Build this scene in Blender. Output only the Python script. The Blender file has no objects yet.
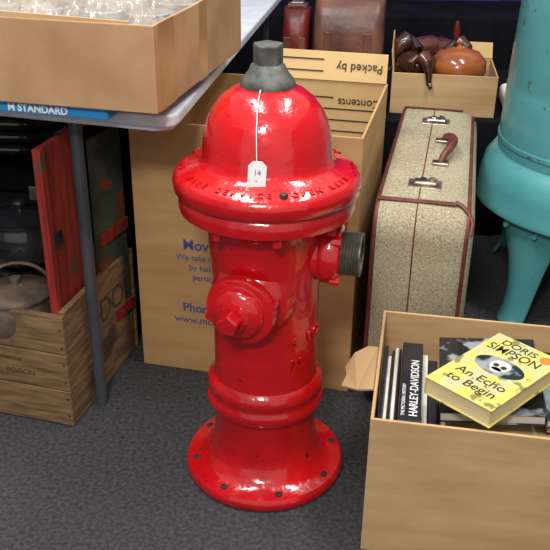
import bpy, math, random
from mathutils import Vector, Matrix, noise
random.seed(7)
R=math.radians
scene=bpy.context.scene
try:
    scene.view_settings.view_transform='Standard'
except Exception: pass

def lin(c):
    out=[]
    for v in c[:3]:
        v=v/255.0
        out.append(v/12.92 if v<=0.04045 else ((v+0.055)/1.055)**2.4)
    return (out[0],out[1],out[2],1.0)

def mat(name,c1,c2=None,rough=0.6,metal=0.0,nscale=8.0,detail=4.0,lo=0.35,hi=0.65,bscale=None,bstr=0.1,coat=0.0,stretch=None,
        spots=None,transmission=0.0,alpha=1.0,spec=0.5,bdist=0.003):
    m=bpy.data.materials.new(name); m.use_nodes=True
    nt=m.node_tree; N=nt.nodes; L=nt.links
    b=N['Principled BSDF']
    b.inputs['Roughness'].default_value=rough
    b.inputs['Metallic'].default_value=metal
    b.inputs['Coat Weight'].default_value=coat
    b.inputs['Coat Roughness'].default_value=0.05
    b.inputs['Specular IOR Level'].default_value=spec
    b.inputs['Transmission Weight'].default_value=transmission
    b.inputs['Alpha'].default_value=alpha
    if c2 is None: c2=tuple(v*0.85 for v in c1)
    tc=N.new('ShaderNodeTexCoord'); mp=N.new('ShaderNodeMapping')
    L.new(tc.outputs['Object'],mp.inputs['Vector'])
    if stretch: mp.inputs['Scale'].default_value=stretch
    n=N.new('ShaderNodeTexNoise'); n.inputs['Scale'].default_value=nscale; n.inputs['Detail'].default_value=detail
    L.new(mp.outputs['Vector'],n.inputs['Vector'])
    r=N.new('ShaderNodeValToRGB')
    r.color_ramp.elements[0].position=lo; r.color_ramp.elements[1].position=hi
    r.color_ramp.elements[0].color=lin(c2); r.color_ramp.elements[1].color=lin(c1)
    L.new(n.outputs['Fac'],r.inputs['Fac'])
    out=r.outputs['Color']
    if spots:
        sc,th,col,scale=spots
        n2=N.new('ShaderNodeTexNoise'); n2.inputs['Scale'].default_value=scale; n2.inputs['Detail'].default_value=3
        L.new(tc.outputs['Object'],n2.inputs['Vector'])
        r2=N.new('ShaderNodeValToRGB'); r2.color_ramp.elements[0].position=th; r2.color_ramp.elements[1].position=th+sc
        L.new(n2.outputs['Fac'],r2.inputs['Fac'])
        mx=N.new('ShaderNodeMix'); mx.data_type='RGBA'
        L.new(r2.outputs['Color'],mx.inputs[0]); L.new(out,mx.inputs[6]); mx.inputs[7].default_value=lin(col)
        out=mx.outputs[2]
    L.new(out,b.inputs['Base Color'])
    if bscale:
        n3=N.new('ShaderNodeTexNoise'); n3.inputs['Scale'].default_value=bscale; n3.inputs['Detail'].default_value=3
        L.new(mp.outputs['Vector'],n3.inputs['Vector'])
        bp=N.new('ShaderNodeBump'); bp.inputs['Strength'].default_value=bstr; bp.inputs['Distance'].default_value=bdist
        L.new(n3.outputs['Fac'],bp.inputs['Height']); L.new(bp.outputs['Normal'],b.inputs['Normal'])
    return m

M={}
M['red']=mat('red_gloss_paint',(206,12,24),(180,8,17),rough=0.22,nscale=7,bscale=34,bstr=0.6,coat=0.75,spots=(0.03,0.72,(84,14,14),40),bdist=0.005)
M['iron']=mat('weathered_iron',(108,108,102),(70,72,68),rough=0.55,metal=0.3,nscale=30,bscale=60,bstr=0.4)
M['brass']=mat('tarnished_brass',(116,114,100),(78,78,70),rough=0.42,metal=0.5,nscale=40,bscale=60,bstr=0.3)
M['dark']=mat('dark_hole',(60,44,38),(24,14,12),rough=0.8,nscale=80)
M['bolt']=mat('red_grey_bolt',(90,30,28),(70,60,54),rough=0.5,nscale=30)
M['carpet']=mat('carpet_dark_grey',(76,75,77),(52,51,53),rough=0.98,nscale=110,detail=8,lo=0.34,hi=0.66,bscale=200,bstr=0.4,spec=0.1)
M['card']=mat('cardboard',(192,152,104),(176,136,90),rough=0.85,nscale=4,bscale=60,bstr=0.08,stretch=(1,1,6),spec=0.2)
M['card2']=mat('cardboard_light',(204,170,126),(188,152,108),rough=0.85,nscale=5,bscale=60,bstr=0.08,stretch=(1,1,5),spec=0.2)
M['card3']=mat('cardboard_brown',(190,152,114),(166,128,94),rough=0.85,nscale=6,bscale=40,bstr=0.12,spec=0.2)
M['cardin']=mat('cardboard_inside',(206,176,124),(192,160,110),rough=0.9,nscale=5,spec=0.2)
M['tape']=mat('packing_tape',(180,142,94),(164,124,82),rough=0.25,nscale=10)
M['blueink']=mat('blue_ink',(74,84,140),(66,76,128),rough=0.8)
M['blackink']=mat('black_ink',(40,34,30),(30,26,24),rough=0.8)
M['stencil']=mat('worn_stencil_ink',(88,66,46),(50,38,30),rough=0.8,nscale=40)
M['white']=mat('white_paper',(238,238,236),(225,225,224),rough=0.7)
M['table']=mat('table_plastic_white',(214,218,226),(200,205,214),rough=0.45,nscale=20,bscale=150,bstr=0.1)
M['leg']=mat('grey_powdercoat',(84,88,94),(66,70,76),rough=0.35,metal=0.3)
M['bluepk']=mat('blue_package',(44,140,200),(34,124,182),rough=0.35)
M['film']=mat('clear_plastic_film',(225,214,200),(196,182,164),rough=0.1,nscale=9,bscale=45,bstr=0.9,coat=1.0,alpha=0.28)
M['glass']=mat('clear_glassware',(220,222,222),(180,184,186),rough=0.05,transmission=0.5,coat=0.8)
M['wood']=mat('weathered_crate_wood',(148,116,78),(92,70,46),rough=0.8,nscale=6,detail=8,stretch=(1.5,1.5,14),bscale=14,bstr=0.3,spots=(0.10,0.58,(70,56,42),7))
M['redwood']=mat('old_red_painted_wood',(164,48,40),(116,34,30),rough=0.5,nscale=9,detail=7,stretch=(6,6,1),bscale=20,bstr=0.3,spots=(0.05,0.6,(90,62,50),14))
M['greenwood']=mat('old_green_painted_wood',(80,92,74),(44,54,46),rough=0.6,nscale=9,detail=6,spots=(0.05,0.56,(120,64,48),12))
M['cast']=mat('black_enamelled_iron',(50,50,54),(30,30,32),rough=0.15,metal=0.2,nscale=14,bscale=30,bstr=0.3,coat=0.8)
M['pewter']=mat('tarnished_copper_kettle',(136,118,100),(78,68,60),rough=0.35,metal=0.3,nscale=16,bscale=30,bstr=0.3,coat=0.3)
M['leather']=mat('brown_leather',(112,54,42),(78,36,30),rough=0.45,nscale=20,bscale=90,bstr=0.3)
M['leather2']=mat('worn_leather_bag',(122,78,60),(74,46,38),rough=0.4,nscale=9,bscale=60,bstr=0.4)
M['redbag']=mat('red_leather_bag',(130,28,24),(84,18,18),rough=0.4,nscale=9,bscale=60,bstr=0.4)
M['chrome']=mat('aged_nickel',(190,180,160),(110,98,84),rough=0.3,metal=0.8,nscale=30)
M['teal']=mat('teal_enamel',(88,160,162),(74,144,149),rough=0.3,nscale=4,coat=0.25,spots=(0.03,0.68,(84,98,94),26),bscale=12,bstr=0.2)
M['black']=mat('black_cloth',(26,24,30),(15,14,18),rough=0.95,nscale=6,spec=0.1)
M['purple']=mat('purple_curtain',(74,44,150),(44,26,100),rough=0.8,nscale=3,stretch=(6,1,0.4))
M['wall']=mat('wall_paint_grey',(150,150,150),(140,140,142),rough=0.9)
M['dwood']=mat('dark_carved_wood',(86,42,26),(36,20,16),rough=0.28,nscale=14,coat=0.4,bscale=50,bstr=0.6)
M['owood']=mat('polished_orange_wood',(176,102,50),(120,60,28),rough=0.2,nscale=5,stretch=(1,1,5),coat=0.5)
M['blkbook']=mat('black_book_cover',(34,34,38),(24,24,28),rough=0.25,coat=0.3)
M['pages']=mat('book_pages',(226,208,160),(206,186,140),rough=0.85,nscale=60,stretch=(0.3,0.3,20))
M['pages2']=mat('book_pages_white',(222,218,206),(190,186,174),rough=0.85,nscale=60,stretch=(0.3,0.3,20))
M['yellow']=mat('yellow_book_cover',(210,198,98),(196,190,140),rough=0.35,nscale=26,detail=5,lo=0.42,hi=0.54,coat=0.15,spots=(0.04,0.60,(134,128,80),36))
M['orange']=mat('orange_sticker',(236,130,40),(226,120,36),rough=0.5)
M['photo']=mat('photo_book_cover',(150,156,162),(30,32,36),rough=0.2,nscale=14,detail=4,lo=0.50,hi=0.56,coat=0.4)
M['redbook']=mat('red_book_cover',(90,30,30),(60,24,24),rough=0.3)

def tweed():
    m=bpy.data.materials.new('tweed_canvas'); m.use_nodes=True
    nt=m.node_tree;N=nt.nodes;L=nt.links;b=N['Principled BSDF'];b.inputs['Roughness'].default_value=0.85
    tc=N.new('ShaderNodeTexCoord')
    n=N.new('ShaderNodeTexNoise');n.inputs['Scale'].default_value=260;n.inputs['Detail'].default_value=2
    L.new(tc.outputs['Object'],n.inputs['Vector'])
    n5=N.new('ShaderNodeTexNoise');n5.inputs['Scale'].default_value=7;n5.inputs['Detail'].default_value=3
    L.new(tc.outputs['Object'],n5.inputs['Vector'])
    a=N.new('ShaderNodeMath');a.operation='MULTIPLY_ADD';a.inputs[1].default_value=0.3
    L.new(n5.outputs['Fac'],a.inputs[0]);L.new(n.outputs['Fac'],a.inputs[2])
    r=N.new('ShaderNodeValToRGB');r.color_ramp.elements[0].position=0.42;r.color_ramp.elements[1].position=0.88
    r.color_ramp.elements[0].color=lin((112,103,80));r.color_ramp.elements[1].color=lin((186,176,146))
    L.new(a.outputs[0],r.inputs['Fac']);L.new(r.outputs['Color'],b.inputs['Base Color'])
    bp=N.new('ShaderNodeBump');bp.inputs['Strength'].default_value=0.3;bp.inputs['Distance'].default_value=0.001
    L.new(a.outputs[0],bp.inputs['Height']);L.new(bp.outputs['Normal'],b.inputs['Normal'])
    return m
M['tweed']=tweed()

def link(o,parent=None):
    scene.collection.objects.link(o)
    if parent: o.parent=parent
    return o
def empty(name,loc=(0,0,0),rz=0,rot=None):
    e=bpy.data.objects.new(name,None); e.empty_display_size=0.05
    e.location=loc; e.rotation_euler=rot if rot else (0,0,R(rz)); scene.collection.objects.link(e); return e
def mesh(name,v,f,m,parent=None,loc=(0,0,0),rot=(0,0,0),smooth=False,bevel=0,seg=2,sub=0,autos=False):
    me=bpy.data.meshes.new(name); me.from_pydata([tuple(p) for p in v],[],f); me.update()
    import bmesh
    bm=bmesh.new();bm.from_mesh(me);bmesh.ops.recalc_face_normals(bm,faces=bm.faces);bm.to_mesh(me);bm.free()
    me.materials.append(m)
    o=bpy.data.objects.new(name,me); o.location=loc;o.rotation_euler=rot; link(o,parent)
    if smooth or autos:
        for p in me.polygons:p.use_smooth=True
        if autos:
            try: me.set_sharp_from_angle(angle=R(35))
            except Exception: pass
    if bevel:
        b=o.modifiers.new('bev','BEVEL');b.width=bevel;b.segments=seg;b.limit_method='ANGLE'
    if sub:
        s=o.modifiers.new('sub','SUBSURF');s.levels=sub;s.render_levels=sub
    return o
CUBEF=[(0,3,2,1),(4,5,6,7),(0,1,5,4),(1,2,6,5),(2,3,7,6),(3,0,4,7)]
def box(name,lo,hi,m,parent=None,bevel=0.0,seg=2,loc=(0,0,0),rot=(0,0,0)):
    x0,y0,z0=lo;x1,y1,z1=hi
    v=[(x0,y0,z0),(x1,y0,z0),(x1,y1,z0),(x0,y1,z0),(x0,y0,z1),(x1,y0,z1),(x1,y1,z1),(x0,y1,z1)]
    return mesh(name,v,CUBEF,m,parent,loc,rot,bevel=bevel,seg=seg)
def slab(name,p,t,m,parent=None,bevel=0):
    p=[Vector(a) for a in p]; n=(p[1]-p[0]).cross(p[3]-p[0]).normalized()*t
    v=p+[a+n for a in p]
    return mesh(name,v,CUBEF,m,parent,bevel=bevel)
def polyslab(name,p,t,m,parent=None):
    p=[Vector(a) for a in p]; n=(p[1]-p[0]).cross(p[-1]-p[0]).normalized()*t
    k=len(p);v=p+[a+n for a in p]
    f=[tuple(range(k))[::-1],tuple(range(k,2*k))]+[(i,(i+1)%k,k+(i+1)%k,k+i) for i in range(k)]
    return mesh(name,v,f,m,parent)
def lathe(name,prof,m,parent=None,loc=(0,0,0),rot=(0,0,0),seg=64,autos=True):
    v=[];f=[]
    n=len(prof)
    for i in range(seg):
        a=2*math.pi*i/seg
        for r,z in prof: v.append((r*math.cos(a),r*math.sin(a),z))
    for i in range(seg):
        j=(i+1)%seg
        for k in range(n-1): f.append((i*n+k,j*n+k,j*n+k+1,i*n+k+1))
    import bmesh
    o=mesh(name,v,f,m,parent,loc,rot)
    bm=bmesh.new();bm.from_mesh(o.data);bmesh.ops.remove_doubles(bm,verts=bm.verts,dist=1e-6)
    bmesh.ops.recalc_face_normals(bm,faces=bm.faces)
    bm.to_mesh(o.data);bm.free()
    for p in o.data.polygons:p.use_smooth=True
    if autos:
        try:o.data.set_sharp_from_angle(angle=R(40))
        except Exception:pass
    return o
def tube(name,pts,r,m,parent=None,seg=12,cyclic=False,flat=1.0):
    pts=[Vector(p) for p in pts];n=len(pts)
    rs=r if isinstance(r,(list,tuple)) else [r]*n
    v=[];f=[];prev=None
    for i,p in enumerate(pts):
        if cyclic: t=(pts[(i+1)%n]-pts[i-1]).normalized()
        else: t=(pts[min(i+1,n-1)]-pts[max(i-1,0)]).normalized()
        if prev is None:
            a=Vector((0,0,1)) if abs(t.z)<0.9 else Vector((1,0,0))
            u=(a-t*a.dot(t)).normalized()
        else: u=(prev-t*prev.dot(t)).normalized()
        prev=u;w=t.cross(u)
        for k in range(seg):
            a=2*math.pi*k/seg
            v.append(p+u*math.cos(a)*rs[i]*flat+w*math.sin(a)*rs[i])
    for i in range(n if cyclic else n-1):
        j=(i+1)%n
        for k in range(seg):
            l=(k+1)%seg; f.append((i*seg+k,i*seg+l,j*seg+l,j*seg+k))
    if not cyclic:
        f.append(tuple(range(seg))[::-1]);f.append(tuple((n-1)*seg+k for k in range(seg)))
    return mesh(name,v,f,m,parent,autos=True)
def prism(name,poly,z0,z1,m,parent=None,bevel=0,loc=(0,0,0),rot=(0,0,0),seg=2,autos=False):
    n=len(poly)
    v=[(x,y,z0) for x,y in poly]+[(x,y,z1) for x,y in poly]
    f=[tuple(range(n))[::-1],tuple(range(n,2*n))]+[(i,(i+1)%n,n+(i+1)%n,n+i) for i in range(n)]
    return mesh(name,v,f,m,parent,loc,rot,bevel=bevel,seg=seg,autos=autos)
def text(name,s,size,m,parent=None,mw=None,ext=0.0005,align='LEFT',bold=0.0,sx=1.0):
    cu=bpy.data.curves.new(name,'FONT');cu.body=s;cu.size=size;cu.extrude=ext;cu.align_x=align;cu.offset=bold
    o=bpy.data.objects.new(name+'_tmp',cu);scene.collection.objects.link(o)
    bpy.context.view_layer.update()
    dg=bpy.context.evaluated_depsgraph_get()
    me=bpy.data.meshes.new_from_object(o.evaluated_get(dg))
    bpy.data.objects.remove(o)
    me.materials.clear();me.materials.append(m)
    T=(mw if mw else Matrix.Identity(4))@Matrix.Diagonal((sx,1,1,1))
    me.transform(T)
    ob=bpy.data.objects.new(name,me);link(ob,parent);return ob
def frame(o,x,y):
    x=Vector(x).normalized();y=Vector(y).normalized();z=x.cross(y)
    m=Matrix.Identity(4)
    for i in range(3): m[i][0]=x[i];m[i][1]=y[i];m[i][2]=z[i];m[i][3]=o[i]
    return m
def roundrect(w,h,r,n=6):
    pts=[]
    for cx,cy,a0 in ((w-r,r,-90),(w-r,h-r,0),(r,h-r,90),(r,r,180)):
        for i in range(n+1):
            a=R(a0+90*i/n);pts.append((cx+r*math.cos(a),cy+r*math.sin(a)))
    return pts

# ------------------------------------------------------------ ROOM
box('floor',(-3,-3,-0.05),(3,3.2,0),M['carpet'])
v=[];f=[];nx=160
for i in range(nx+1):
    x=-2.95+5.9*i/nx
    y=2.85+0.05*math.sin(x*22)+0.02*math.sin(x*51)
    v+= [(x,y,0),(x,y,2.6)]
for i in range(nx): f.append((2*i,2*i+2,2*i+3,2*i+1))
mesh('curtain',v,f,M['purple'],smooth=True)
box('wall_back',(-3,3.0,0),(3,3.1,2.8),M['wall'])
box('wall_left',(-3.1,-3,0),(-3,3.1,2.8),M['wall'])
box('wall_right',(3,-3,0),(3.1,3.1,2.8),M['wall'])

# ------------------------------------------------------------ HYDRANT
H=empty('fire_hydrant')
red=M['red']
body=[(0,0.0),(0.160,0.0),(0.167,0.004),(0.169,0.011),(0.168,0.019),(0.163,0.026),(0.142,0.030),(0.126,0.038),(0.115,0.054),(0.109,0.080),
 (0.106,0.11),(0.105,0.155),(0.106,0.163),(0.113,0.167),(0.119,0.173),(0.121,0.186),(0.118,0.195),(0.114,0.201),(0.1145,0.206),(0.118,0.212),(0.118,0.224),(0.113,0.234),
 (0.106,0.240),(0.104,0.26),(0.1035,0.40),(0.105,0.46),(0.109,0.50),(0.112,0.53),(0.115,0.56),(0.120,0.578),(0.133,0.588),(0.146,0.592),(0.156,0.594),
 (0.162,0.598),(0.164,0.606),(0.164,0.620),(0.161,0.626),(0.159,0.629),(0.161,0.631),(0.167,0.633),(0.172,0.639),(0.173,0.655),(0.170,0.665),(0.163,0.671),(0.143,0.680),(0.128,0.685),(0.121,0.691),
 (0.1185,0.700),(0.1175,0.720),(0.114,0.742),(0.107,0.765),(0.096,0.786),(0.081,0.804),(0.064,0.816),(0.048,0.822),(0,0.824)]
lathe('barrel_and_bonnet',body,red,H,seg=96)
lathe('nut_shield',[(0,0.815),(0.046,0.815),(0.0485,0.820),(0.048,0.829),(0.044,0.836),(0.038,0.843),(0.033,0.850),(0.030,0.858),(0.026,0.861),(0,0.861)],M['iron'],H,seg=40)
pent=[(0.0285*math.cos(R(72*i+18)),0.0285*math.sin(R(72*i+18))) for i in range(5)]
prism('operating_nut',pent,0.858,0.895,M['iron'],H,bevel=0.004)
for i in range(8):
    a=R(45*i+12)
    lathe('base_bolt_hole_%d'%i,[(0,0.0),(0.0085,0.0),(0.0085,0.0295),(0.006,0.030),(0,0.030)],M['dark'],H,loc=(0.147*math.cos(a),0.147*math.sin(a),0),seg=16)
for i in range(8):
    a=R(45*i+8)
    prism('flange_bolt_%d'%i,[(0.010*math.cos(R(60*k)),0.010*math.sin(R(60*k))) for k in range(6)],0.577,0.600,M['red'],H,bevel=0.002,loc=(0.144*math.cos(a),0.144*math.sin(a),0))
a=R(-79)
prism('bonnet_bolt',[(0.008*math.cos(R(60*k)),0.008*math.sin(R(60*k))) for k in range(6)],0.668,0.681,M['bolt'],H,bevel=0.002,loc=(0.155*math.cos(a),0.155*math.sin(a),0))
def nozz(name,ang,z,prof,m,seg=64):
    return lathe(name,prof,m,H,loc=(0,0,z),rot=(R(90),0,R(ang)),seg=seg)
FA=-20;ZA=0.440
nozz('pumper_nozzle_neck',FA,ZA,[(0.086,0.05),(0.082,0.080),(0.074,0.094),(0.064,0.102),(0.056,0.108),(0.055,0.124)],red)
nozz('pumper_cap',FA,ZA,[(0.050,0.116),(0.062,0.117),(0.067,0.121),(0.068,0.131),(0.065,0.137),(0.059,0.139),(0.053,0.1385),(0.050,0.140),(0.048,0.149),(0.043,0.155),(0.034,0.159),(0.028,0.161),(0.026,0.165),(0.0245,0.172),(0,0.172)],red)
prism('pumper_cap_nut',[(0.0215*math.cos(R(72*i+90)),0.0215*math.sin(R(72*i+90))) for i in range(5)],0.168,0.196,red,H,bevel=0.0035,loc=(0,0,ZA),rot=(R(90),0,R(FA)))
for k in range(2):
    a=R(20+180*k)
    d=Vector((math.sin(R(FA)),-math.cos(R(FA)),0));s=Vector((math.cos(R(FA)),math.sin(R(FA)),0))
    c=d*0.120+s*0.065*math.cos(a)+Vector((0,0,ZA+0.065*math.sin(a)))
    tube('pumper_cap_lug_%d'%k,[c,c+d*0.016],0.009,red,H,seg=8)
FB=78;ZB=0.515
nozz('hose_nozzle_neck',FB,ZB,[(0.066,0.06),(0.060,0.085),(0.055,0.098),(0.054,0.106),(0.058,0.110),(0.060,0.116),(0.060,0.136),(0.056,0.144),(0.046,0.147)],red)
thr=[(0.0,0.142),(0.040,0.142),(0.042,0.146)]
z=0.147
for i in range(6):
    thr+=[(0.0435,z),(0.0395,z+0.0028)]; z+=0.0055
thr+=[(0.042,z),(0.042,z+0.003),(0.036,z+0.003),(0.035,z-0.035),(0,z-0.035)]
nozz('hose_nozzle_thread',FB,ZB,thr,M['brass'])
for k in range(4):
    a=R(45+90*k)
    d=Vector((math.sin(R(FB)),-math.cos(R(FB)),0));s=Vector((math.cos(R(FB)),math.sin(R(FB)),0))
    c=d*0.130+s*0.055*math.cos(a)+Vector((0,0,ZB+0.055*math.sin(a)))
    tube('hose_nozzle_lug_%d'%k,[c,c+d*0.018],0.011,red,H,seg=8)
word='FIRE SERVICE  OPEN LEFT  1974   FIRE SERVICE  OPEN LEFT  1974   '
for i,ch in enumerate(word):
    if ch==' ':continue
    a=R(-150+i*360/len(word)*1.0)
    c=Vector((0.1590*math.cos(a),0.1590*math.sin(a),0.6738))
    xd=Vector((-math.sin(a),math.cos(a),0));yd=Vector((-math.cos(a),-math.sin(a),0.45))
    text('bonnet_letter_%d'%i,ch,0.016,red,H,frame(c,xd,yd),ext=0.0018,align='CENTER',bold=0.0003)
for j,(s,zz,sz) in enumerate((('4 1/2',0.345,0.030),('75',0.290,0.034))):
    for i,ch in enumerate(s):
        if ch==' ':continue
        a=R(-58+i*10)
        c=Vector((0.1050*math.cos(a),0.1050*math.sin(a),zz))
        text('barrel_letter_%d_%d'%(j,i),ch,sz,red,H,frame(c,(-math.sin(a),math.cos(a),0),(0,0,1)),ext=0.0030,align='CENTER',bold=0.0008)
# price tag on string
tube('tag_string',[(-0.012,-0.045,0.826),(-0.014,-0.066,0.818),(-0.016,-0.090,0.800),(-0.017,-0.112,0.772),(-0.0165,-0.120,0.745),(-0.016,-0.124,0.722)],0.0009,M['white'],H,seg=6)
tm=frame((-0.032,-0.1310,0.680),(1,0.0,-0.06),(0.05,0.12,1))
poly=[(0,0),(0.031,0),(0.031,0.040),(0.023,0.048),(0.008,0.048),(0,0.040)]
o=prism('price_tag',poly,0,0.0008,M['white'],H);o.data.transform(tm)
text('tag_writing','14\n -',0.013,M['blueink'],H,tm@Matrix.Translation((0.009,0.024,0.001)),ext=0.0001)

# ------------------------------------------------------------ cardboard box builder
def openbox(root,w,d,h,t,m,min_=None,bottom=True):
    mi=min_ or m
    box('front_panel',(0,0,0),(w,t,h),m,root,bevel=0.0015)
    box('back_panel',(0,d-t,0),(w,d,h),mi,root,bevel=0.0015)
    box('left_panel',(0,t,0),(t,d-t,h),m,root,bevel=0.0015)
    box('right_panel',(w-t,t,0),(w,d-t,h),m,root,bevel=0.0015)
    if bottom: box('bottom_panel',(t,t,0.0),(w-t,d-t,t),m,root)

# ------------------------------------------------------------ MOVING BOX
BHt=0.645
B=empty('moving_box',(-0.317,0.375,0),-12.6)
openbox(B,0.53,0.47,BHt,0.006,M['card'],M['cardin'])
slab('back_flap',[(0.17,0.464,BHt),(0.527,0.464,BHt),(0.525,0.49,BHt+0.070),(0.18,0.49,BHt+0.070)],0.005,M['cardin'],B,bevel=0.001)
slab('left_flap',[(0.0,0.01,BHt),(0.0,0.46,BHt),(-0.05,0.46,BHt+0.04),(-0.05,0.01,BHt+0.03)],0.005,M['cardin'],B,bevel=0.001)
fx=lambda x,z:frame((x,-0.0012,z),(1,0,0),(0,0,1))
for s,x,z,sz,bo in (('Moving Boxes',0.118,0.340,0.036,0.0006),('We take the care in moving',0.100,0.312,0.021,0),('by holding every item you',0.132,0.286,0.021,0),
                    ('particularly treasure',0.140,0.260,0.021,0),('Phone 1800 668 464',0.112,0.172,0.032,0.0004),('www.movingbox.com',0.090,0.140,0.027,0)):
    text('print_'+s.split()[0].lower(),s,sz,M['blueink'],B,fx(x,z),bold=bo)
d=(Vector((0,0.026,0.070))).normalized()
text('print_packed','Packed by',0.030,M['blackink'],B,frame(Vector((0.515,0.4625,BHt))+d*0.045+Vector((0,-0.005,0.003)),(-1,0,0),-d),ext=0.0006)
for k in (0.052,0.022):
    p=Vector((0.19,0.4625,BHt))+d*k+Vector((0,-0.005,0.002))
    slab('print_line_%d'%int(k*1000),[p,p+Vector((0.17,0,0)),p+Vector((0.17,0,0))+d*0.003,p+d*0.003],0.0006,M['blackink'],B)
text('print_contents','Contents',0.030,M['blackink'],B,frame(Vector((0.515,0.4632,0.600)),(-1,0,0),(0,0,-1)),ext=0.0006)
for k in (0.60,0.57,0.54,0.51):
    box('print_rule_%d'%int(k*1000),(0.2,0.4625,k),(0.39 if k>0.58 else 0.5,0.4635,k+0.003),M['blackink'],B)

# ------------------------------------------------------------ TABLE
T=empty('folding_table')
cs=Vector((-0.176,0.086)); fd=Vector((-math.cos(R(15.0)),math.sin(R(15.0)))); sd=Vector((math.sin(R(7.8)),math.cos(R(7.8))))
c=0.035
def P(a,b): q=cs+fd*a+sd*b; return (q.x,q.y)
poly=[P(c,0),P(1.6,0),P(1.6,1.7),P(0,1.7),P(0,c),P(0.005,0.016),P(0.016,0.005)]
TZ=0.737
prism('table_top',poly,TZ-0.025,TZ,M['table'],T,bevel=0.006,seg=3)
poly2=[P(0.012+c,0.012),P(1.58,0.012),P(1.58,1.68),P(0.012,1.68),P(0.012,c),P(0.022,0.024)]
prism('table_skirt',poly2,TZ-0.036,TZ-0.024,M['table'],T,bevel=0.003)
for nm,(x,y) in (('leg_1',(-0.392,0.198)),('leg_2',(-0.03,1.6)),('leg_3',(-1.35,0.50)),('leg_4',(-1.2,1.8))):
    tube(nm,[(x,y,0.0),(x,y,TZ-0.035)],0.0135,M['leg'],T,seg=20)
tube('leg_brace',[(-0.392,0.198,0.68),(-0.3,0.8,0.68),(-0.03,1.6,0.68)],0.010,M['leg'],T)

# ------------------------------------------------------------ BLUE PACKAGE on the table
K=empty('packaged_sheet_carton',(-0.182,0.044,TZ),-13.5)
box('carton',(-0.95,-0.012,0),(-0.115,0.30,0.023),M['bluepk'],K,bevel=0.002)
text('label','M STANDARD',0.0195,M['white'],K,frame((-0.318,-0.0125,0.004),(1,0,0),(0,0,1)),bold=0.0006)
# ------------------------------------------------------------ TRAY BOX on the table
TBZ=TZ+0.0235
Q=empty('cardboard_tray_box',(-0.198,0.022,TBZ),-13)
w=0.72;hh=0.156;DD=0.56
t=0.006
box('front_panel',(-w,0,0),(0,t,hh),M['card3'],Q,bevel=0.002)
box('back_panel',(-w,DD,0),(0,DD+t,hh),M['card3'],Q,bevel=0.002)
box('right_panel',(-t,t,-0.0),(0,DD,hh),M['card3'],Q,bevel=0.002)
box('left_panel',(-w,t,0),(-w+t,DD,hh),M['card3'],Q)
box('bottom_panel',(-w,t,0),(-t,DD,t),M['card3'],Q)
box('tape_strip_side',(0.0,0.02,0.0),(0.0009,0.10,hh),M['tape'],Q)
box('tape_strip_side_2',(0.0,0.25,0.0),(0.0009,0.30,hh),M['tape'],Q)
polyslab('folded_inner_flap',[(-0.045,0.007,hh),(-0.045,0.007,hh+0.004),(-0.30,0.007,hh+0.010),(-0.60,0.007,hh+0.004),(-0.60,0.007,hh)],0.005,M['card2'],Q)
def crumple(name,x0,y0,x1,y1,z,amp,m,parent,seed,n=56,dome=0.05):
    v=[];f=[]
    for i in range(n+1):
        for j in range(n+1):
            a=i/n;b=j/n
            x=x0+(x1-x0)*a;y=y0+(y1-y0)*b
            e=math.sin(math.pi*a)*math.sin(math.pi*b)
            p=Vector((x*18+seed,y*18,seed))
            h=noise.noise(p)*amp+abs(noise.noise(p*2.7))*amp*1.0
            v.append((x,y,z+(max(e,0)**0.5)*dome+h*min(1,e*5)))
    for i in range(n):
        for j in range(n):
            k=i*(n+1)+j;f.append((k,k+n+1,k+n+2,k+1))
    return mesh(name,v,f,m,parent,smooth=True)
G=empty('bagged_glassware',(-0.198,0.022,TBZ),-13)
crumple('plastic_bag_1',-0.34,0.02,-0.02,0.54,0.110,0.035,M['film'],G,3.1,dome=0.055)
crumple('plastic_bag_2',-0.69,0.02,-0.27,0.54,0.115,0.04,M['film'],G,8.4,dome=0.055)
random.seed(3)
for i in range(6):
    for j in range(4):
        x=-0.64+i*0.112;y=0.075+j*0.13
        o=lathe('tumbler_%d_%d'%(i,j),[(0,0.008),(0.030,0.008),(0.034,0.09),(0.044,0.12),(0.046,0.140),(0.042,0.142),(0.040,0.12),(0.030,0.10),(0.024,0.02),(0,0.018)],M['glass'],G,loc=(x+random.uniform(-.01,.01),y,0),seg=20)

# ------------------------------------------------------------ WOODEN CRATE
C=empty('wooden_crate',(-0.438,0.103,0),-15)
CW=0.52;CD=0.37;CH=0.285
for i in range(3):
    z0=i*0.096+0.002;z1=z0+0.0935
    box('front_board_%d'%i,(-CW,0,z0),(0,0.014,z1),M['wood'],C,bevel=0.002)
    box('back_board_%d'%i,(-CW,CD-0.014,z0),(0,CD,z1),M['wood'],C,bevel=0.002)
for i in range(2):
    z0=i*0.147+0.002;z1=z0+0.144
    box('right_board_%d'%i,(-0.016,0.0145,z0),(-0.001,CD-0.0145,z1),M['wood'],C,bevel=0.002)
    box('left_board_%d'%i,(-CW,0.0145,z0),(-CW+0.014,CD-0.0145,z1),M['wood'],C,bevel=0.002)
box('crate_bottom',(-CW+0.014,0.0145,0.002),(-0.016,CD-0.0145,0.014),M['wood'],C)
for i,(s,x,z,sz) in enumerate((('DANGEROUS',-0.185,0.160,0.012),('POISON',-0.155,0.125,0.020))):
    text('crate_stencil_%d'%i,s,sz,M['stencil'],C,frame((x,-0.0005,z),(1,0,0),(0,0,1)),ext=0.0003)
text('crate_stencil_side','DOP',0.085,M['stencil'],C,frame((-0.0006,0.17,0.175),(0,1,0),(0,0,1)),ext=0.0003,bold=0.0005)
for k in range(6):
    tube('nail_%d'%k,[(-0.008,0.001,0.03+0.045*k),(-0.008,-0.001,0.03+0.045*k)],0.0025,M['cast'],C,seg=8)

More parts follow.
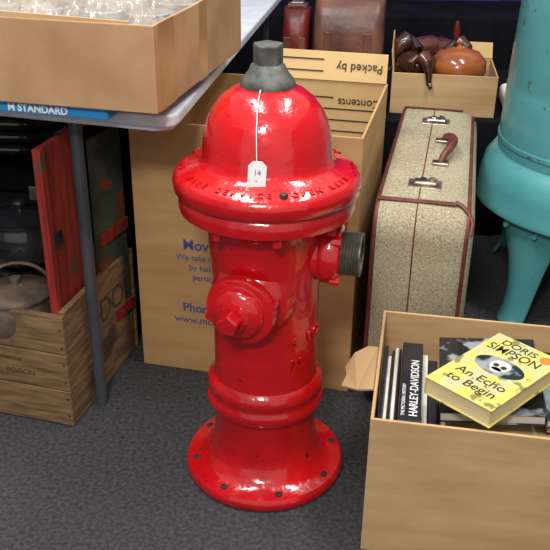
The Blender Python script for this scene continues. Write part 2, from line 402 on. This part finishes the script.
D=empty('red_wooden_panel',(-0.466,0.125,0.016),-14)
box('panel',(0,0,0),(0.012,0.16,0.640),M['redwood'],D,bevel=0.002)
box('frame_front',(0.012,0,0),(0.018,0.02,0.640),M['redwood'],D,bevel=0.001)
box('frame_back',(0.012,0.14,0),(0.018,0.16,0.640),M['redwood'],D,bevel=0.001)
box('hinge',(0.018,0.02,0.42),(0.020,0.05,0.45),M['cast'],D)
D=empty('green_wooden_panel',(-0.402,0.315,0.016),-20)
box('panel',(0,0,0),(0.010,0.13,0.60),M['greenwood'],D,bevel=0.002)
for i,zz in enumerate((0.12,0.34,)):
    box('batten_%d'%i,(0.010,0.0,zz),(0.016,0.13,zz+0.03),M['redwood'],D,bevel=0.001)

def pot(name,loc,s,m,handle=True,rz=0,tilt=0):
    e=empty(name,loc,rot=(R(tilt),0,R(rz)))
    prof=[(0,0),(0.06,0),(0.080,0.015),(0.092,0.05),(0.094,0.085),(0.086,0.105),(0.090,0.112),(0.090,0.117),(0.082,0.117),(0.084,0.09),(0.084,0.05),(0.07,0.015),(0,0.01)]
    lathe('pot_body',[(r*s,z*s) for r,z in prof],m,e,seg=40)
    if handle:
        tube('bail_handle',[(0.09*s*math.cos(a),0.02*s,0.10*s+0.085*s*math.sin(a)) for a in [math.pi*i/14 for i in range(15)]],0.003*s+0.0015,m,e,seg=8)
        for sx in (-1,1): tube('handle_ear_%d'%(sx+1),[(sx*0.088*s,0.02*s,0.085*s),(sx*0.096*s,0.02*s,0.108*s)],0.006*s,m,e,seg=8)
    return e
S=empty('wooden_tool_tray',(-0.585,0.165,0.016),-15)
box('tray_box',(-0.20,0.0,0),(0.09,0.255,0.17),M['wood'],S,bevel=0.003)
e=pot('copper_kettle',(-0.565,0.215,0.187),0.90,M['pewter'],rz=20)
lathe('kettle_lid',[(0,0.125),(0.03,0.122),(0.06,0.114),(0.076,0.107),(0.076,0.103),(0,0.103)],M['pewter'],e,seg=36)
tube('kettle_knob',[(0,0,0.122),(0,0,0.14)],[0.008,0.012],M['pewter'],e)
pot('cast_iron_pot',(-0.585,0.385,0.187),0.88,M['cast'],handle=False)
e=pot('cast_iron_saucepan',(-0.588,0.385,0.291),1.0,M['cast'],handle=False)
tube('pan_handle',[(0.02,0.085,0.10),(0.03,0.13,0.13),(0.04,0.18,0.17)],[0.009,0.008,0.011],M['cast'],e,seg=10)
lathe('pan_lid',[(0,0.128),(0.03,0.126),(0.07,0.119),(0.088,0.110),(0.088,0.105),(0,0.105)],M['cast'],e,seg=36)
lathe('lid_knob',[(0,0.155),(0.012,0.152),(0.015,0.145),(0.008,0.135),(0.008,0.120),(0,0.12)],M['cast'],e,seg=20)

S=empty('black_storage_trunk',(-1.18,0.80,0.0),-13)
box('trunk_body',(0,0,0),(0.74,0.42,0.34),M['black'],S,bevel=0.01)
box('trunk_lid',(-0.01,-0.01,0.345),(0.75,0.43,0.42),M['black'],S,bevel=0.012)
for k in (0.2,0.55): box('trunk_latch_%d'%int(k*100),(k,-0.016,0.31),(k+0.05,-0.008,0.37),M['chrome'],S,bevel=0.002)
S=empty('coiled_black_hose',(-0.72,0.86,0.422))
for k in range(4):
    rr=0.13
    tube('hose_loop_%d'%k,[(rr*math.cos(t)*(1+0.04*k),rr*math.sin(t),0.022+0.036*k+0.006*math.sin(3*t)) for t in [2*math.pi*i/40 for i in range(40)]],0.018,M['cast'],S,seg=12,cyclic=True)

# ------------------------------------------------------------ SUITCASE
SC=empty('vintage_suitcase',(0.226,0.222,0.0),-12)
LW=0.218;LL=0.86;LH=0.505
n=36
def ring(x,ins):
    pts=roundrect(LL-2*ins,LH-0.004-2*ins,max(0.02,0.075-ins*0.6),8)
    return [(x,p[0]+ins,p[1]+ins+0.004) for p in pts]
rows=[ring(0.006,0.02),ring(0.0,0.012) ,ring(0.004,0.004),ring(0.012,0.0),ring(LW*0.48,-0.001),ring(LW-0.050,0.001),ring(LW-0.030,0.006),ring(LW-0.014,0.015),ring(LW-0.004,0.028),ring(LW,0.045),ring(LW-0.002,0.06)]
v=[p for rw in rows for p in rw];f=[]
for k in range(len(rows)-1):
    for i in range(n): f.append((k*n+i,k*n+(i+1)%n,(k+1)*n+(i+1)%n,(k+1)*n+i))
f.append(tuple(range(n))[::-1]);f.append(tuple((len(rows)-1)*n+i for i in range(n)))
mesh('case_shell',v,f,M['tweed'],SC,autos=True)
tube('binding_left',[(0.005,p[1],p[2]) for p in ring(0,0.004)],0.0055,M['leather'],SC,seg=10,cyclic=True)
tube('binding_right',[(LW-0.016,p[1],p[2]) for p in ring(0,0.015)],0.0055,M['leather'],SC,seg=10,cyclic=True)
tube('opening_seam',[(p[0],p[1],p[2]) for p in ring(LW*0.42,-0.0005)],0.0018,M['leather'],SC,seg=8,cyclic=True)
def onring(pts,x0,x1,nm,off=0.0012,th=0.003):
    v=[];f=[]
    for (y,z,ny,nz) in pts:
        for x in (x0,x1):
            v.append((x,y+ny*off,z+nz*off));v.append((x,y+ny*(off+th),z+nz*(off+th)))
    for i in range(len(pts)-1):
        a=4*i;b=4*i+4
        f+=[(a+1,a+3,b+3,b+1),(a,b,b+2,a+2),(a,a+1,b+1,b),(a+2,b+2,b+3,a+3)]
    f+=[(0,2,3,1),(len(v)-4,len(v)-3,len(v)-1,len(v)-2)]
    return mesh(nm,v,f,M['leather'],SC,autos=True)
r=0.075
def corner(cy,cz,a0,a1,nn=8):
    return [(cy+r*math.cos(R(a0+(a1-a0)*i/nn)),cz+r*math.sin(R(a0+(a1-a0)*i/nn)),math.cos(R(a0+(a1-a0)*i/nn)),math.sin(R(a0+(a1-a0)*i/nn))) for i in range(nn+1)]
onring(corner(r,LH-r,99,108),0.004,LW-0.045,'corner_strap_front')
tube('corner_strap_shoulder',[(LW-0.047,0.064,LH+0.001),(LW-0.032,0.061,LH-0.004),(LW-0.016,0.052,LH-0.016),(LW-0.006,0.044,LH-0.035),(LW-0.008,0.030,LH-0.058)],[0.006,0.006,0.006,0.006,0.005],M['leather'],SC,seg=10)
onring(corner(LL-r,LH-r,90,60),0.004,LW-0.045,'corner_strap_back')
onring(corner(r,r+0.004,180,215),0.004,LW-0.045,'corner_strap_bottom')
zt=LH
xc=LW*0.45
for i,y in enumerate((0.135,0.64)):
    box('latch_plate_%d'%i,(xc-0.036,y,zt),(xc+0.040,y+0.055,zt+0.003),M['chrome'],SC,bevel=0.0015)
    box('latch_hasp_%d'%i,(xc-0.024,y+0.012,zt+0.003),(xc+0.030,y+0.042,zt+0.012),M['chrome'],SC,bevel=0.004)
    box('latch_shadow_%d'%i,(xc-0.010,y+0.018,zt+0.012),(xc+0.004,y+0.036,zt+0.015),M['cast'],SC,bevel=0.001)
    tube('latch_slider_%d'%i,[(xc+0.018,y+0.027,zt+0.010),(xc+0.018,y+0.027,zt+0.018)],0.007,M['chrome'],SC)
hy=0.40
tube('handle',[(xc+0.03+0.026*math.sin(math.pi*i/14),hy-0.09+0.18*i/14,zt+0.004+0.030*(math.sin(math.pi*i/14)**0.45)) for i in range(15)],[0.008]+[0.009+0.002*math.sin(math.pi*i/12) for i in range(13)]+[0.008],M['leather'],SC,seg=10)
for i,y in enumerate((hy-0.09,hy+0.09)):
    box('handle_mount_%d'%i,(xc+0.010,y-0.014,zt),(xc+0.050,y+0.014,zt+0.008),M['chrome'],SC,bevel=0.002)

# ------------------------------------------------------------ BOOK BOX
BB=empty('book_box',(0.187,-0.262,0),-9.5)
bw=0.50;bd=0.395;bh=0.305;t=0.006
openbox(BB,bw,bd,bh,t,M['card2'])
polyslab('left_flap',[(-0.001,0.09,bh-0.002),(-0.001,0.24,bh-0.002),(-0.020,0.245,bh-0.006),(-0.045,0.225,bh-0.012),(-0.060,0.20,bh-0.03),(-0.055,0.17,bh-0.03),(-0.062,0.14,bh-0.035),(-0.03,0.11,bh-0.02)],0.004,M['card2'],BB)
BK=empty('books',(0.187,-0.262,0),-9.5)
box('books_lower_stack',(0.012,0.012,0.008),(bw-0.012,bd-0.012,0.10),M['pages2'],BK,bevel=0.003)
box('books_mid_stack',(0.13,0.02,0.101),(bw-0.02,bd-0.02,0.21),M['pages'],BK,bevel=0.003)
x=0.010
for i,(th,m,h) in enumerate(((0.010,'blkbook',0.275),(0.007,'pages2',0.270),(0.006,'blkbook',0.266),(0.008,'pages2',0.272),(0.006,'blkbook',0.27),(0.042,'blkbook',0.288),(0.012,'pages2',0.262),(0.02,'blkbook',0.25))):
    box('upright_book_%d'%i,(x,0.03,0.101),(x+th-0.001,0.30 if i!=1 else 0.27,h),M[m],BK,bevel=0.002)
    if i==5:
        text('spine_title','HARLEY-DAVIDSON',0.022,M['white'],BK,frame((x+0.034,0.045,h+0.0003),(0,1,0),(-1,0,0)),ext=0.0003,bold=0.0001,sx=0.95)
        text('spine_small','THE PICTORIAL HISTORY',0.009,M['white'],BK,frame((x+0.011,0.045,h+0.0003),(0,1,0),(-1,0,0)),ext=0.0003)
    x+=th
def flatbook(name,w,h,t,loc,rz,cover,pages,tiltx=0,tilty=0,parent=None):
    e=empty(name,loc,rot=(R(tiltx),R(tilty),R(rz)))
    if parent: e.parent=parent
    box('pages',(0.0,0.004,0.002),(w-0.004,h-0.004,t-0.002),pages,e)
    box('cover_back',(0,0,0),(w,h,0.002),cover,e,bevel=0.0005)
    box('cover_front',(0,0,t-0.002),(w,h,t),cover,e,bevel=0.0005)
    box('spine',(-0.0015,0,0),(0.001,h,t),cover,e,bevel=0.0005)
    return e
flatbook('photo_book',0.19,0.27,0.022,(0.125,0.09,0.250),0,M['photo'],M['pages2'],tilty=-5,parent=BK)
flatbook('picture_book',0.17,0.24,0.02,(0.32,0.12,0.240),3,M['photo'],M['pages2'],parent=BK)
flatbook('hardback_book',0.16,0.22,0.024,(0.325,0.14,0.213),-6,M['redbook'],M['pages'],parent=BK)
yb=flatbook('yellow_paperback_book',0.140,0.232,0.036,(0.291,-0.190,0.3105),-47,M['yellow'],M['pages'],tiltx=0)
zt2=0.0363
def yt(s,x,y,sz,m=M['blackink'],al='CENTER',sx=1):
    text('cover_text_'+s.split()[0].lower(),s,sz,m,yb,frame((x,y,zt2),(1,0,0),(0,1,0)),ext=0.0002,align=al,bold=0.0001,sx=sx)
yt('DORIS',0.06,0.200,0.026);yt('SIMPSON',0.065,0.170,0.034,sx=0.8)
yt('An Echo',0.07,0.060,0.030);yt('to Begin',0.07,0.030,0.030)
def disc(nm,x,y,rx,ry,h,m):
    n_=24
    prism(nm,[(x+rx*math.cos(2*math.pi*i/n_),y+ry*math.sin(2*math.pi*i/n_)) for i in range(n_)],0.0360,h,m,yb)
disc('cover_art_disc',0.07,0.126,0.050,0.030,0.0364,M['photo'])  # dark disc printed behind the skull, part of the cover drawing
disc('cover_art_skull',0.07,0.130,0.020,0.019,0.0367,M['pages2'])
disc('cover_art_jaw',0.07,0.113,0.011,0.009,0.0367,M['pages2'])
disc('cover_art_eye_1',0.062,0.128,0.0055,0.006,0.0370,M['blackink'])
disc('cover_art_eye_2',0.078,0.128,0.0055,0.006,0.0370,M['blackink'])
lathe('orange_sticker',[(0,0.0363),(0.012,0.0363),(0.012,0.0371),(0,0.0371)],M['orange'],yb,loc=(0.117,0.208,0),seg=24)

# ------------------------------------------------------------ TEAL WASHER
W=empty('vintage_washing_machine',(0.955,0.80,0))
lathe('tub',[(0,0.36),(0.30,0.36),(0.312,0.38),(0.316,0.42),(0.312,0.62),(0.309,0.63),(0.311,0.64),(0.298,0.95),(0.306,0.955),(0.308,0.965),(0.302,0.975),(0.285,0.985),(0,1.0)],M['teal'],W,seg=96)
lathe('skirt',[(0.314,0.445),(0.322,0.442),(0.345,0.410),(0.356,0.365),(0.358,0.325),(0.363,0.315),(0.362,0.305),(0.354,0.302),(0.350,0.32),(0.34,0.37),(0.30,0.38)],M['teal'],W,seg=96)
lathe('seam_band',[(0.315,0.470),(0.3185,0.471),(0.3185,0.482),(0.3145,0.483)],M['teal'],W,seg=96)
lathe('lid_knob',[(0,1.04),(0.02,1.035),(0.024,1.02),(0.012,1.01),(0.012,0.99),(0,0.99)],M['cast'],W,seg=24)
for k,ang in enumerate((214,304,34,124)):
    a=R(ang)
    rad=Vector((math.cos(a),math.sin(a),0));tan=Vector((-math.sin(a),math.cos(a),0))
    prof=[(0.326,0.36,0.120),(0.341,0.29,0.112),(0.334,0.22,0.084),(0.331,0.14,0.060),(0.341,0.06,0.048),(0.358,0.012,0.048),(0.371,0.0,0.048)]
    v=[];f=[]
    cols=[-1,-0.5,0,0.5,1]
    for (rr,zz,hw) in prof:
        for c_ in cols:
            bend=0.035*(c_*c_)
            p=rad*(rr-bend)+tan*hw*c_+Vector((0,0,zz+0.009)); v.append(p)
    for i in range(len(prof)-1):
        for j in range(4): q=i*5+j; f.append((q,q+1,q+6,q+5))
    o=mesh('leg_%d'%(k+1),v,f,M['teal'],W,smooth=True)
    s=o.modifiers.new('sol','SOLIDIFY');s.thickness=0.008
    s=o.modifiers.new('sub','SUBSURF');s.levels=2;s.render_levels=2
    for q_ in (-0.05,0.05):
        c0=rad*0.338+tan*q_+Vector((0,0,0.285))
        tube('leg_rivet_%d_%d'%(k,int(q_*100)),[c0,c0+rad*0.010],0.007,M['teal'],W,seg=10)

# ------------------------------------------------------------ BACK BENCHES WITH BLACK CLOTH
def bench(name,x0,x1,y0,y1,h):
    BT=empty(name,(0,0,0))
    box('bench_top',(x0,y0+0.008,h-0.04),(x1,y1,h),M['black'],BT,bevel=0.008)
    v=[];f=[]
    for i in range(121):
        x=x0+(x1-x0)*i/120; y=y0+0.010*math.sin(x*40)
        v+=[(x,y,0.001),(x,y,h-0.005)]
    for i in range(120): f.append((2*i,2*i+2,2*i+3,2*i+1))
    mesh('drape_front',v,f,M['black'],BT,smooth=True)
    for i,(x,y) in enumerate(((x0+0.05,y0+0.08),(x1-0.05,y0+0.08),(x0+0.05,y1-0.05),(x1-0.05,y1-0.05))): box('bench_leg_%d'%i,(x-0.02,y-0.02,0),(x+0.02,y+0.02,h-0.04),M['black'],BT)
bench('draped_display_bench',-0.02,1.9,1.212,1.95,0.40)
bench('draped_trestle_table',-0.6,2.3,2.25,2.70,0.545)

CB=empty('carton_of_carvings',(0.390,1.30,0.401),-8)
openbox(CB,0.34,0.27,0.135,0.005,M['card2'],M['card2'])
slab('back_flap',[(0,0.267,0.135),(0.34,0.267,0.135),(0.34,0.31,0.18),(0,0.31,0.18)],0.004,M['cardin'],CB)
slab('left_flap',[(0.002,0.0,0.135),(0.002,0.265,0.135),(-0.006,0.265,0.22),(-0.006,0.0,0.2)],0.004,M['card2'],CB)
CV=empty('carved_wooden_figures',(0.390,1.30,0.407),-8)
crumple('packing',0.008,0.008,0.33,0.255,0.03,0.05,M['dwood'],CV,5.2,n=30,dome=0.06)
def blob(name,pts,rs,m,parent):
    return tube(name,pts,rs,m,parent,seg=16)
def elephant(px,py,s,rz,nm,zb=0.07):
    c_,s_=math.cos(R(rz)),math.sin(R(rz))
    def q(x,y,z): return (px+(x*c_-y*s_)*s,py+(x*s_+y*c_)*s,zb+z*s)
    D_=M['dwood']
    blob(nm+'_body',[q(-0.065,0,0.06),q(-0.05,0,0.068),q(-0.02,0,0.072),q(0.02,0,0.07),q(0.045,0,0.075),q(0.055,0,0.08)],[0.01*s,0.033*s,0.04*s,0.038*s,0.03*s,0.015*s],D_,CV)
    blob(nm+'_head',[q(0.04,0,0.095),q(0.06,0,0.10),q(0.08,0,0.09),q(0.095,0,0.06),q(0.10,0,0.03),q(0.115,0,0.02)],[0.018*s,0.028*s,0.022*s,0.012*s,0.009*s,0.006*s],D_,CV)
    for i,(lx,ly) in enumerate(((-0.045,0.02),(-0.045,-0.02),(0.035,0.02),(0.035,-0.02))):
        blob(nm+'_leg_%d'%i,[q(lx,ly,0.06),q(lx,ly,0.03),q(lx,ly,0)],[0.016*s,0.013*s,0.014*s],D_,CV)
    for sy in (-1,1):
        blob(nm+'_ear_%d'%(sy+1),[q(0.05,sy*0.02,0.11),q(0.045,sy*0.04,0.09),q(0.05,sy*0.035,0.06)],[0.008*s,0.018*s,0.006*s],D_,CV)
elephant(0.07,0.08,1.0,-60,'elephant_a');elephant(0.10,0.19,1.2,-150,'elephant_b',0.08);elephant(0.17,0.20,1.1,-40,'elephant_c',0.085)
lathe('wooden_gourd',[(0,0),(0.04,0.002),(0.075,0.022),(0.093,0.060),(0.090,0.095),(0.066,0.122),(0.03,0.133),(0.012,0.136),(0.008,0.145),(0.012,0.152),(0,0.156)],M['owood'],CV,loc=(0.215,0.100,0.062),seg=48)
tube('gourd_stem',[(0.21,0.21,0.14),(0.208,0.21,0.20),(0.205,0.21,0.235),(0.205,0.21,0.262)],[0.012,0.009,0.013,0.006],M['redbag'],CV)
def bag(name,loc,rz,w,d,h,m,handle=True):
    e=empty(name,loc,rz)
    v=[];f=[]
    prof=[(1.0,0.0),(1.04,0.10),(1.02,0.5),(0.9,0.75),(0.55,0.95),(0.3,1.0)]
    for (k,zz) in prof:
        pts=roundrect(w,d*k,min(0.03,d*k*0.45),4)
        for p in pts: v.append((p[0]-w/2,p[1]-d*k/2,zz*h))
    nn=len(pts)
    for i in range(len(prof)-1):
        for j in range(nn): f.append((i*nn+j,i*nn+(j+1)%nn,(i+1)*nn+(j+1)%nn,(i+1)*nn+j))
    f.append(tuple(range(nn))[::-1]);f.append(tuple((len(prof)-1)*nn+j for j in range(nn)))
    mesh('bag_body',v,f,m,e,autos=True)
    box('frame_bar',(-w/2+0.01,-d*0.17,h-0.004),(w/2-0.01,d*0.17,h+0.012),M['leather2'],e,bevel=0.004)
    box('strap_1',(-w*0.28-0.012,-d*0.53,h*0.1),(-w*0.28+0.012,-d*0.505,h*0.52),M['leather2'],e,bevel=0.002)
    box('strap_2',(w*0.28-0.012,-d*0.53,h*0.1),(w*0.28+0.012,-d*0.505,h*0.52),M['leather2'],e,bevel=0.002)
    box('buckle',(-0.02,-0.02,h+0.012),(0.02,0.02,h+0.018),M['chrome'],e,bevel=0.002)
    if handle: tube('handle',[(-0.07,0,h+0.01),(-0.06,0,h+0.045),(-0.03,0,h+0.06),(0.03,0,h+0.06),(0.06,0,h+0.045),(0.07,0,h+0.01)],0.009,M['leather2'],e)
    return e
S=empty('leather_trunk',(0.04,1.27,0.401),-8)
box('trunk_body',(-0.02,0.0,0),(0.30,0.26,0.15),M['leather2'],S,bevel=0.015)
bag('leather_bag',(0.252,1.39,0.552),-8,0.225,0.19,0.21,M['leather2'])
bag('red_handbag',(0.080,1.40,0.552),-8,0.085,0.16,0.17,M['redbag'],False)
box('white_cloth_folded',(0,0,0),(0.10,0.20,0.06),M['white'],None,bevel=0.02,seg=4,loc=(0.768,1.30,0.401),rot=(0,0,R(-8)))

# ------------------------------------------------------------ LIGHTS
def area(name,loc,rot,sx,sy,e,col=(1,1,1)):
    l=bpy.data.lights.new(name,'AREA');l.shape='RECTANGLE';l.size=sx;l.size_y=sy;l.energy=e;l.color=col
    o=bpy.data.objects.new(name,l);o.location=loc;o.rotation_euler=[R(a) for a in rot];scene.collection.objects.link(o)
area('fluorescent_light_1',(-0.5,-0.1,2.7),(0,0,12),0.2,1.3,44,(1,0.98,0.95))
area('fluorescent_light_2',(0.9,0.2,2.7),(0,0,12),0.2,1.3,34,(1,0.98,0.95))
area('ceiling_light_front',(-0.3,-2.0,2.2),(50,0,0),0.35,0.3,36,(1,0.98,0.96))
wd=bpy.data.worlds.new('World');scene.world=wd;wd.use_nodes=True
bg=wd.node_tree.nodes['Background'];bg.inputs[0].default_value=(1,0.98,0.97,1);bg.inputs[1].default_value=0.60

# ------------------------------------------------------------ CAMERA
cd=bpy.data.cameras.new('Camera');cd.lens=55.6;cd.sensor_width=36;cd.clip_start=0.05
co=bpy.data.objects.new('Camera',cd)
scene.collection.objects.link(co);scene.camera=co
co.matrix_world=Matrix.Translation((0.017,-1.47,1.2))@Matrix.Rotation(R(63),4,'X')@Matrix.Rotation(R(0.8),4,'Z')
